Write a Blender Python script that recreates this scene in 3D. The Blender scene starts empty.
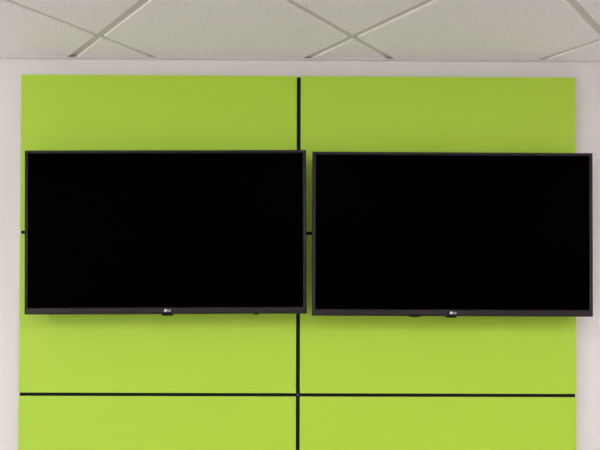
import bpy, bmesh, math
from mathutils import Matrix, Vector

scene = bpy.context.scene
COL = scene.collection
PI = math.pi

# ------------------------------------------------------------------ real sizes (metres)
H = 2.600                     # ceiling height
EYE = H - 1.0331              # camera height
TILE = 0.6096                 # 2 ft ceiling tiles laid diagonally
GRID_ANGLE = -0.78995
GRID_P1, GRID_P2 = -0.59602, 0.35875
RX0, RX1, RY0 = -3.6, 3.6, -5.6      # room; the back wall's face is y = 0
PANEL_FRONT = -0.036
TV_FRONT = -0.125


# ------------------------------------------------------------------ helpers
def lin(r, g, b):
    f = lambda c: c / 12.92 if c <= 0.04045 else ((c + 0.055) / 1.055) ** 2.4
    return (f(r / 255), f(g / 255), f(b / 255), 1.0)


def material(name, color, rough=0.5, spec=0.5, bump=None, speckle=None, metallic=0.0):
    m = bpy.data.materials.new(name)
    m.use_nodes = True
    nt = m.node_tree
    p = nt.nodes['Principled BSDF']
    p.inputs['Base Color'].default_value = color
    p.inputs['Roughness'].default_value = rough
    p.inputs['Specular IOR Level'].default_value = spec
    p.inputs['Metallic'].default_value = metallic
    tc = nt.nodes.new('ShaderNodeTexCoord')
    if bump:
        scale, strength, dist = bump
        n = nt.nodes.new('ShaderNodeTexNoise')
        n.inputs['Scale'].default_value = scale
        n.inputs['Detail'].default_value = 4
        nt.links.new(tc.outputs['Object'], n.inputs['Vector'])
        b = nt.nodes.new('ShaderNodeBump')
        b.inputs['Strength'].default_value = strength
        b.inputs['Distance'].default_value = dist
        nt.links.new(n.outputs['Fac'], b.inputs['Height'])
        nt.links.new(b.outputs['Normal'], p.inputs['Normal'])
    if speckle:
        scale, dark, lo, hi = speckle
        n = nt.nodes.new('ShaderNodeTexNoise')
        n.inputs['Scale'].default_value = scale
        n.inputs['Detail'].default_value = 3
        n.inputs['Roughness'].default_value = 0.65
        nt.links.new(tc.outputs['Object'], n.inputs['Vector'])
        r = nt.nodes.new('ShaderNodeValToRGB')
        r.color_ramp.elements[0].position = lo
        r.color_ramp.elements[1].position = hi
        r.color_ramp.elements[0].color = dark
        r.color_ramp.elements[1].color = color
        nt.links.new(n.outputs['Fac'], r.inputs['Fac'])
        nt.links.new(r.outputs['Color'], p.inputs['Base Color'])
    return m


def link_mesh(name, bm, mat, parent=None, smooth=False):
    bmesh.ops.recalc_face_normals(bm, faces=bm.faces)
    me = bpy.data.meshes.new(name)
    bm.to_mesh(me)
    bm.free()
    if smooth:
        for f in me.polygons:
            f.use_smooth = True
    o = bpy.data.objects.new(name, me)
    me.materials.append(mat)
    COL.objects.link(o)
    if parent:
        o.parent = parent
    return o


def box(bm, x0, x1, y0, y1, z0, z1, bevel=0.0, seg=2):
    r = bmesh.ops.create_cube(bm, size=1.0)
    vs = r['verts']
    for v in vs:
        v.co = Vector((x0 + (v.co.x + .5) * (x1 - x0), y0 + (v.co.y + .5) * (y1 - y0), z0 + (v.co.z + .5) * (z1 - z0)))
    if bevel > 0:
        es = list({e for v in vs for e in v.link_edges})
        bmesh.ops.bevel(bm, geom=es, offset=bevel, segments=seg, affect='EDGES', profile=0.5)


def box_mesh(*a, **k):
    bm = bmesh.new()
    box(bm, *a, **k)
    return bm


def rings(bm, loops, closed=False):
    vs = [[bm.verts.new(p) for p in lp] for lp in loops]
    n = len(loops[0])
    pairs = list(zip(vs, vs[1:]))
    if closed:
        pairs.append((vs[-1], vs[0]))
    for a, b in pairs:
        for i in range(n):
            bm.faces.new((a[i], a[(i + 1) % n], b[(i + 1) % n], b[i]))
    return vs


def disc(bm, cx, cz, r, y0, y1, n=32):
    """round button, axis along y, front face at y0, chamfered rim"""
    c = (y1 - y0) * 0.35
    lp = []
    for rr, y in ((r, y1), (r, y0 + c), (r - c, y0)):
        lp.append([(cx + rr * math.cos(2 * PI * i / n), y, cz + rr * math.sin(2 * PI * i / n)) for i in range(n)])
    vs = rings(bm, lp)
    bm.faces.new(vs[0])
    bm.faces.new(vs[-1])


def arc_band(bm, cx, cz, r0, r1, a0, a1, y0, y1, n=28):
    fr, bk = [], []
    for i in range(n + 1):
        a = math.radians(a0 + (a1 - a0) * i / n)
        c, s = math.cos(a), math.sin(a)
        fr.append((bm.verts.new((cx + r0 * c, y0, cz + r0 * s)), bm.verts.new((cx + r1 * c, y0, cz + r1 * s))))
        bk.append((bm.verts.new((cx + r0 * c, y1, cz + r0 * s)), bm.verts.new((cx + r1 * c, y1, cz + r1 * s))))
    for i in range(n):
        bm.faces.new((fr[i][0], fr[i][1], fr[i + 1][1], fr[i + 1][0]))
        bm.faces.new((bk[i][0], bk[i][1], bk[i + 1][1], bk[i + 1][0]))
        bm.faces.new((fr[i][0], fr[i + 1][0], bk[i + 1][0], bk[i][0]))
        bm.faces.new((fr[i][1], fr[i + 1][1], bk[i + 1][1], bk[i][1]))
    for i in (0, n):
        bm.faces.new((fr[i][0], fr[i][1], bk[i][1], bk[i][0]))


def structure(o, label=None):
    o['kind'] = 'structure'
    if label:
        o['label'] = label
    return o


def tag(o, label, cat, group=None):
    o['label'] = label
    o['category'] = cat
    if group:
        o['group'] = group
    return o


# ------------------------------------------------------------------ materials
M_WALL = material('wall_paint', (0.735, 0.708, 0.69, 1), 0.75, 0.25, bump=(260, 0.08, 0.001))
M_CEIL = material('ceiling_tile', (0.885, 0.85, 0.89, 1), 0.95, 0.1, bump=(200, 0.35, 0.002),
                  speckle=(125, (0.74, 0.71, 0.72, 1), 0.34, 0.50))
M_TILE_EDGE = material('tile_edge_highlight_paint', (0.93, 0.915, 0.90, 1), 0.7, 0.3)
M_TBAR = material('grid_white_paint', (0.62, 0.595, 0.565, 1), 0.6, 0.3)
M_FLOOR = material('pale_floor', (0.62, 0.60, 0.60, 1), 0.95, 0.1, bump=(300, 0.5, 0.003))
M_GREEN = material('lime_laminate', (0.407, 0.640, 0.047, 1), 0.5, 0.3, bump=(500, 0.02, 0.0005))
M_BLACK = material('matt_black_board', (0.008, 0.008, 0.007, 1), 0.8, 0.15)
M_SCREW = material('blued_screw', (0.10, 0.10, 0.16, 1), 0.45, 0.5, metallic=0.6)
M_BEZEL = material('bezel_gloss_plastic', (0.016, 0.010, 0.015, 1), 0.28, 0.27, bump=(900, 0.02, 0.0002))
M_HOUSING = material('housing_plastic', (0.012, 0.012, 0.012, 1), 0.6, 0.3, bump=(700, 0.1, 0.0003))
M_SCREEN = material('screen_off', (0.0, 0.0, 0.0004, 1), 0.35, 0.004)
M_MOUNT = material('mount_steel', (0.02, 0.02, 0.02, 1), 0.5, 0.4)
M_LOGO = material('logo_silver', (0.88, 0.87, 0.88, 1), 0.4, 0.5)
M_TAB = material('receiver_black', (0.004, 0.004, 0.004, 1), 0.6, 0.08)

# ------------------------------------------------------------------ the room
structure(link_mesh('floor', box_mesh(RX0 - .1, RX1 + .1, RY0 - .1, .1, -.1, 0), M_FLOOR))
structure(link_mesh('wall_back', box_mesh(RX0 - .1, RX1 + .1, 0, .1, 0, H + .1), M_WALL),
          'pale warm white wall behind the green panels')
structure(link_mesh('wall_left', box_mesh(RX0 - .1, RX0, RY0, 0, 0, H + .1), M_WALL))
structure(link_mesh('wall_right', box_mesh(RX1, RX1 + .1, RY0, 0, 0, H + .1), M_WALL))
structure(link_mesh('wall_front', box_mesh(RX0 - .1, RX1 + .1, RY0 - .1, RY0, 0, H + .1), M_WALL))


def clip(poly, x0, x1, y0, y1):
    def cut(p, inside, cross):
        out = []
        for i in range(len(p)):
            a, b = p[i - 1], p[i]
            ia, ib = inside(a), inside(b)
            if ia != ib:
                out.append(cross(a, b))
            if ib:
                out.append(b)
        return out

    def at_x(x):
        return lambda a, b: (x, a[1] + (b[1] - a[1]) * (x - a[0]) / (b[0] - a[0]))

    def at_y(y):
        return lambda a, b: (a[0] + (b[0] - a[0]) * (y - a[1]) / (b[1] - a[1]), y)
    for ins, cr in ((lambda p: p[0] > x0, at_x(x0)), (lambda p: p[0] < x1, at_x(x1)),
                    (lambda p: p[1] > y0, at_y(y0)), (lambda p: p[1] < y1, at_y(y1))):
        if len(poly) < 3:
            return []
        poly = cut(poly, ins, cr)
    return poly


def prism(bm, poly, z0, z1):
    lo = [bm.verts.new((x, y, z0)) for x, y in poly]
    hi = [bm.verts.new((x, y, z1)) for x, y in poly]
    n = len(poly)
    bm.faces.new(lo)
    bm.faces.new(hi)
    for i in range(n):
        bm.faces.new((lo[i], lo[(i + 1) % n], hi[(i + 1) % n], hi[i]))


d1 = Vector((math.cos(GRID_ANGLE), math.sin(GRID_ANGLE)))
n1 = Vector((-d1.y, d1.x))
n2 = Vector((-n1.y, n1.x))
BAR = 0.0265                 # width of the grid bars
DROP = 0.0082               # tile faces hang a little below the bars


def uv(u, v):               # u along n1, v along n2
    p = n1 * u + n2 * v
    return (p.x, p.y)


tiles, bars = bmesh.new(), bmesh.new()
R = 14
for i in range(-R, R):
    for j in range(-R, R):
        u0, v0 = GRID_P1 + i * TILE + BAR / 2, GRID_P2 + j * TILE + BAR / 2
        u1, v1 = u0 + TILE - BAR, v0 + TILE - BAR
        pl = clip([uv(u0, v0), uv(u1, v0), uv(u1, v1), uv(u0, v1)], RX0, RX1, RY0, 0.0)
        if len(pl) > 2:
            prism(tiles, pl, H, H + 0.03)
L = TILE * R
for i in range(-R, R):
    u = GRID_P1 + i * TILE
    a = BAR / 2 + .002
    pl = clip([uv(u - a, -L), uv(u + a, -L), uv(u + a, L), uv(u - a, L)], RX0, RX1, RY0, 0.0)
    if len(pl) > 2:
        prism(bars, pl, H + DROP, H + DROP + .004)
    v = GRID_P2 + i * TILE
    pl = clip([uv(-L, v - a), uv(L, v - a), uv(L, v + a), uv(-L, v + a)], RX0, RX1, RY0, 0.0)
    if len(pl) > 2:
        prism(bars, pl, H + DROP + .0006, H + DROP + .0046)
ceil = structure(link_mesh('ceiling', tiles, M_CEIL), 'off white speckled ceiling tiles laid diagonally')
ceil.data.materials.append(M_TILE_EDGE)         # white cut edges, made lighter than the faces to boost their lit highlight
for f in ceil.data.polygons:
    if abs(f.normal.z) < .5:
        f.material_index = 1
grid = link_mesh('ceiling_grid', bars, M_TBAR, ceil)
# plenum lid above the tiles
link_mesh('ceiling_deck', box_mesh(RX0 - .1, RX1 + .1, RY0 - .1, .1, H + .031, H + .1), M_TBAR, ceil)

# wall angle along the top of the back wall
bm = bmesh.new()
prof = [(0, H), (-.022, H), (-.022, H - .0012), (-.0014, H - .0012), (-.0014, H - .010), (0, H - .010)]
vs = [[bm.verts.new((x, y, z)) for y, z in prof] for x in (RX0, RX1)]
for i in range(len(prof)):
    j = (i + 1) % len(prof)
    bm.faces.new((vs[0][i], vs[0][j], vs[1][j], vs[1][i]))
bm.faces.new(vs[0])
bm.faces.new(vs[1])
structure(link_mesh('trim_1', bm, M_WALL), 'thin pale angle strip where ceiling meets wall')

# ------------------------------------------------------------------ green feature panels
XL, XC, XR = -0.9978, 0.0049, 1.0095
ZT, ZM, ZS = EYE + 0.9609, EYE + 0.3900, EYE - 0.1931
GAPX, GAPZ = 0.0142, 0.0120
ZB = ZS - 0.571
bm = bmesh.new()
box(bm, XL + .006, XR - .006, PANEL_FRONT + .018, -.0002, .0005, ZT - .006)
RIB = PANEL_FRONT + .0040           # black ribs fill the seams, a little below the panel faces
e = .0003
for z in (ZM, ZS, ZB - .0062):
    for x0, x1 in ((XL + .002, XC - GAPX / 2 + e), (XC + GAPX / 2 - e, XR - .002)):
        box(bm, x0, x1, RIB, PANEL_FRONT + .0185, z - GAPZ / 2 + e, z + GAPZ / 2 - e)
box(bm, XC - GAPX / 2 + e, XC + GAPX / 2 - e, RIB, PANEL_FRONT + .0185, ZB - .0122, ZT - .003)
board = link_mesh('backing_board', bm, M_BLACK)
tag(board, 'black backing board showing as thin dark seams between the lime green panels', 'backing board')
bm = bmesh.new()
disc(bm, XC, ZS, .0042, RIB - .0008, RIB + .0002, 16)
link_mesh('screw', bm, M_SCREW, board)

rows = [(ZM + GAPZ / 2, ZT), (ZS + GAPZ / 2, ZM - GAPZ / 2), (ZB, ZS - GAPZ / 2)]
cols = [(XL, XC - GAPX / 2), (XC + GAPX / 2, XR)]
plabels = [['lime green panel at top left, above the left television',
            'lime green panel at top right, above the right television'],
           ['lime green panel directly below and behind the left television, above the horizontal seam',
            'lime green panel directly below and behind the right television, above the horizontal seam'],
           ['lime green panel at bottom left, under the horizontal black seam',
            'lime green panel at bottom right, under the horizontal black seam']]
for r, (z0, z1) in enumerate(rows):
    for c, (x0, x1) in enumerate(cols):
        cx = (x0 + x1) / 2
        o = link_mesh('lime_panel', box_mesh(x0 - cx, x1 - cx, PANEL_FRONT, PANEL_FRONT + .0178, 0, z1 - z0, bevel=.0008, seg=2), M_GREEN)
        o.location = (cx, 0, z0)
        tag(o, plabels[r][c], 'panel', 'lime green panels')


# ------------------------------------------------------------------ televisions
def lettering(text, size, depth):
    cu = bpy.data.curves.new('lettering', 'FONT')
    cu.body = text
    cu.size = size
    cu.extrude = depth
    cu.offset = size * 0.012
    tmp = bpy.data.objects.new('lettering_source', cu)
    COL.objects.link(tmp)
    dg = bpy.context.evaluated_depsgraph_get()
    me = bpy.data.meshes.new_from_object(tmp.evaluated_get(dg))
    bpy.data.objects.remove(tmp)
    bpy.data.curves.remove(cu)
    return me


def television(cx, cz, w, h, rot, label, bottom, logo_x, logo_z, tab, bump_x, bump_z):
    """front face at local y = 0, seen from -y; the Empty is at the middle of the bottom edge"""
    t = bpy.data.objects.new('television', None)
    COL.objects.link(t)
    t.location = (cx + math.sin(rot) * h / 2, TV_FRONT, cz - math.cos(rot) * h / 2)
    t.rotation_euler = (0, -rot, 0)
    tag(t, label, 'television', 'wall mounted televisions')
    hw = w / 2

    def loop(side, top, bot, y):
        return [(-hw + side, y, bot), (hw - side, y, bot), (hw - side, y, h - top), (-hw + side, y, h - top)]
    sw, tw, bw = .0125, .0112, bottom
    bm = bmesh.new()
    rm = .0042
    rings(bm, [loop(rm, rm, rm, .022), loop(rm, rm, rm, .0016), loop(rm + .0005, rm + .0005, rm + .0005, .0005),
               loop(rm + .0016, rm + .0016, rm + .0016, 0),
               loop(sw - .0036, tw - .0032, bw - .0036, .0004), loop(sw - .0012, tw - .0012, bw - .0012, .0022), loop(sw, tw, bw, .0050),
               loop(sw, tw, bw, .012), loop(sw, tw, bw, .022)], closed=True)
    link_mesh('bezel', bm, M_BEZEL, t)
    link_mesh('screen', box_mesh(-hw + sw - .002, hw - sw + .002, .0050, .010, bw - .002, h - tw + .002), M_SCREEN, t)
    hb = bmesh.new()
    rings(hb, [loop(0, 0, 0, .0240), loop(0, 0, 0, .0050), loop(.0010, .0010, .0010, .0040), loop(rm - .0001, rm - .0001, rm - .0001, .0040),
               loop(rm - .0001, rm - .0001, rm - .0001, .0240)], closed=True)
    box(hb, -hw + .008, hw - .008, .0235, .036, .008, h - .008, bevel=.004)
    box(hb, -hw + .09, hw - .09, .034, .066, .03, h * .62, bevel=.010, seg=3)
    link_mesh('housing', hb, M_HOUSING, t)
    # slim wall mount: two hooked uprights on the set, one rail on the panel
    mb = bmesh.new()
    depth = PANEL_FRONT - TV_FRONT
    for sx in (-.15, .15):
        box(mb, sx - .018, sx + .018, .0655, .0745, .06, .36, bevel=.001)
    box(mb, -.24, .24, .0740, depth - .0002, .17, .25, bevel=.001)
    link_mesh('wall_mount', mb, M_MOUNT, t)
    # badge: round silver emblem with dark face lines, and the two letters
    ex, ez = logo_x - cx, logo_z
    eb = bmesh.new()
    disc(eb, ex, ez, .0051, -.0007, .0006)
    em = link_mesh('emblem', eb, M_LOGO, t)
    lb = bmesh.new()
    arc_band(lb, ex, ez, .0038, .0044, 80, 360, -.0010, -.0006)
    box(lb, ex + .0016, ex + .0044, -.0010, -.0006, ez - .0003, ez + .0003)
    box(lb, ex - .0004, ex + .0003, -.0010, -.0006, ez - .0019, ez + .0019)
    box(lb, ex - .0004, ex + .0011, -.0010, -.0006, ez - .0019, ez - .0013)
    disc(lb, ex - .0018, ez + .0016, .0006, -.0010, -.0006, 12)
    link_mesh('emblem_lines', lb, M_BEZEL, em)
    me = lettering('LG', .0090, .0004)
    me.name = 'brand_lettering'
    me.materials.clear()
    me.materials.append(M_LOGO)
    lo = bpy.data.objects.new('brand_lettering', me)
    COL.objects.link(lo)
    lo.parent = t
    lo.rotation_euler = (PI / 2, 0, 0)
    lo.location = (ex + .0070, -.0003, ez - .0032)
    # receiver tab hanging under the lower edge
    tx0, tx1, td = tab
    rb = bmesh.new()
    box(rb, tx0 - cx, tx1 - cx, .0012, .018, -td, .0012, bevel=.0015)
    link_mesh('receiver_tab', rb, M_TAB, t)
    # little foot of the control button further along
    kb = bmesh.new()
    n = 20
    pr = [(bump_x - cx + bump_z[0] * math.cos(PI + PI * i / n), bump_z[1] * math.sin(PI + PI * i / n) + .0004) for i in range(n + 1)]
    a = [kb.verts.new((x, .004, z)) for x, z in pr]
    b = [kb.verts.new((x, .018, z)) for x, z in pr]
    kb.faces.new(a)
    kb.faces.new(b)
    for i in range(n + 1):
        kb.faces.new((a[i], a[(i + 1) % (n + 1)], b[(i + 1) % (n + 1)], b[i]))
    link_mesh('control_button', kb, M_TAB, t)
    return t


television(-0.4548, EYE + .3774, .9750, .5680, .0071,
           'black flat screen television on the left, set wholly over the green panels',
           .0225, -.4552, .0112, (-.4680, -.4325, .0060), -.1430, (.010, .0040))
television(0.5408, EYE + .3741, .9760, .5695, -.0006,
           'black flat screen television on the right, overhanging the green panel edge onto the white wall',
           .0225, .5347, .0104, (.5205, .5530, .0055), .4110, (.024, .0042))

# ------------------------------------------------------------------ light: assumed ceiling lamps, added side light, uplights and globe


def area(name, loc, rot, sx, sy, power, color):
    l = bpy.data.lights.new(name, 'AREA')
    l.shape = 'RECTANGLE'
    l.size, l.size_y = sx, sy
    l.energy = power
    l.color = color
    o = bpy.data.objects.new(name, l)
    COL.objects.link(o)
    o.location = loc
    o.rotation_euler = rot
    return o


WARM = (1.0, 0.985, 0.985)
ASSUMED_LAMPS = [(0.1, -1.85, 0.9), (2.2, -1.85, 1.6), (1.4, -4.2, 1.3)]  # unseen ceiling lamps, assumed; no fittings are built
for x, y, k in ASSUMED_LAMPS:
    area('assumed_ceiling_lamp', (x, y, H - .01), (0, 0, GRID_ANGLE), .58, .58, 13 * k, WARM)
for x in (-1.2, 1.7):           # two upward fill lights further back, added to brighten the ceiling
    area('added_uplight', (x, -3.1, H - .45), (PI, 0, 0), 1.2, .3, 25, WARM)
area('added_left_sidelight', (RX0 + .02, -3.7, 1.55), (0, -PI / 2, 0), 1.5, 2.6, 60, (0.97, 0.98, 1.0))  # unseen side light added to rake the tile edges; no window built

for gx, gy, gd, power in ((-2.3, -1.85, .30, 20),):  # unseen left lamp; hanging globe form invented to rake light across tile edges
    pl = bpy.data.lights.new('added_left_globe', 'POINT')
    pl.energy, pl.shadow_soft_size, pl.color = power, .13, WARM
    po = bpy.data.objects.new('added_left_globe', pl)
    COL.objects.link(po)
    po.location = (gx, gy, H - gd)

w = bpy.data.worlds.new('world')
scene.world = w
w.use_nodes = True
w.node_tree.nodes['Background'].inputs['Color'].default_value = (0.9, 0.9, 1.0, 1)
w.node_tree.nodes['Background'].inputs['Strength'].default_value = 0.3

# ------------------------------------------------------------------ camera
cd = bpy.data.cameras.new('camera')
cam = bpy.data.objects.new('camera', cd)
COL.objects.link(cam)
cd.sensor_width = 36
cd.sensor_fit = 'HORIZONTAL'
cd.lens = 590.52 / 600 * 36
cd.shift_y = (334.006 - 225) / 600
cd.clip_start = 0.02
yaw, pitch, roll = 0.00562, 0.01226, 0.00309
cam.matrix_world = (Matrix.Translation((0, -2.1639, EYE)) @ Matrix.Rotation(-yaw, 4, 'Z')
                    @ Matrix.Rotation(PI / 2 + pitch, 4, 'X') @ Matrix.Rotation(roll, 4, 'Z'))
scene.camera = cam

vs_ = scene.view_settings
scene.display_settings.display_device = 'sRGB'
vs_.view_transform = 'Standard'
vs_.look = 'None'
vs_.gamma = 1
vs_.use_curve_mapping = False
vs_.exposure = -0.21
scene.cycles.max_bounces = 10
scene.cycles.diffuse_bounces = 8
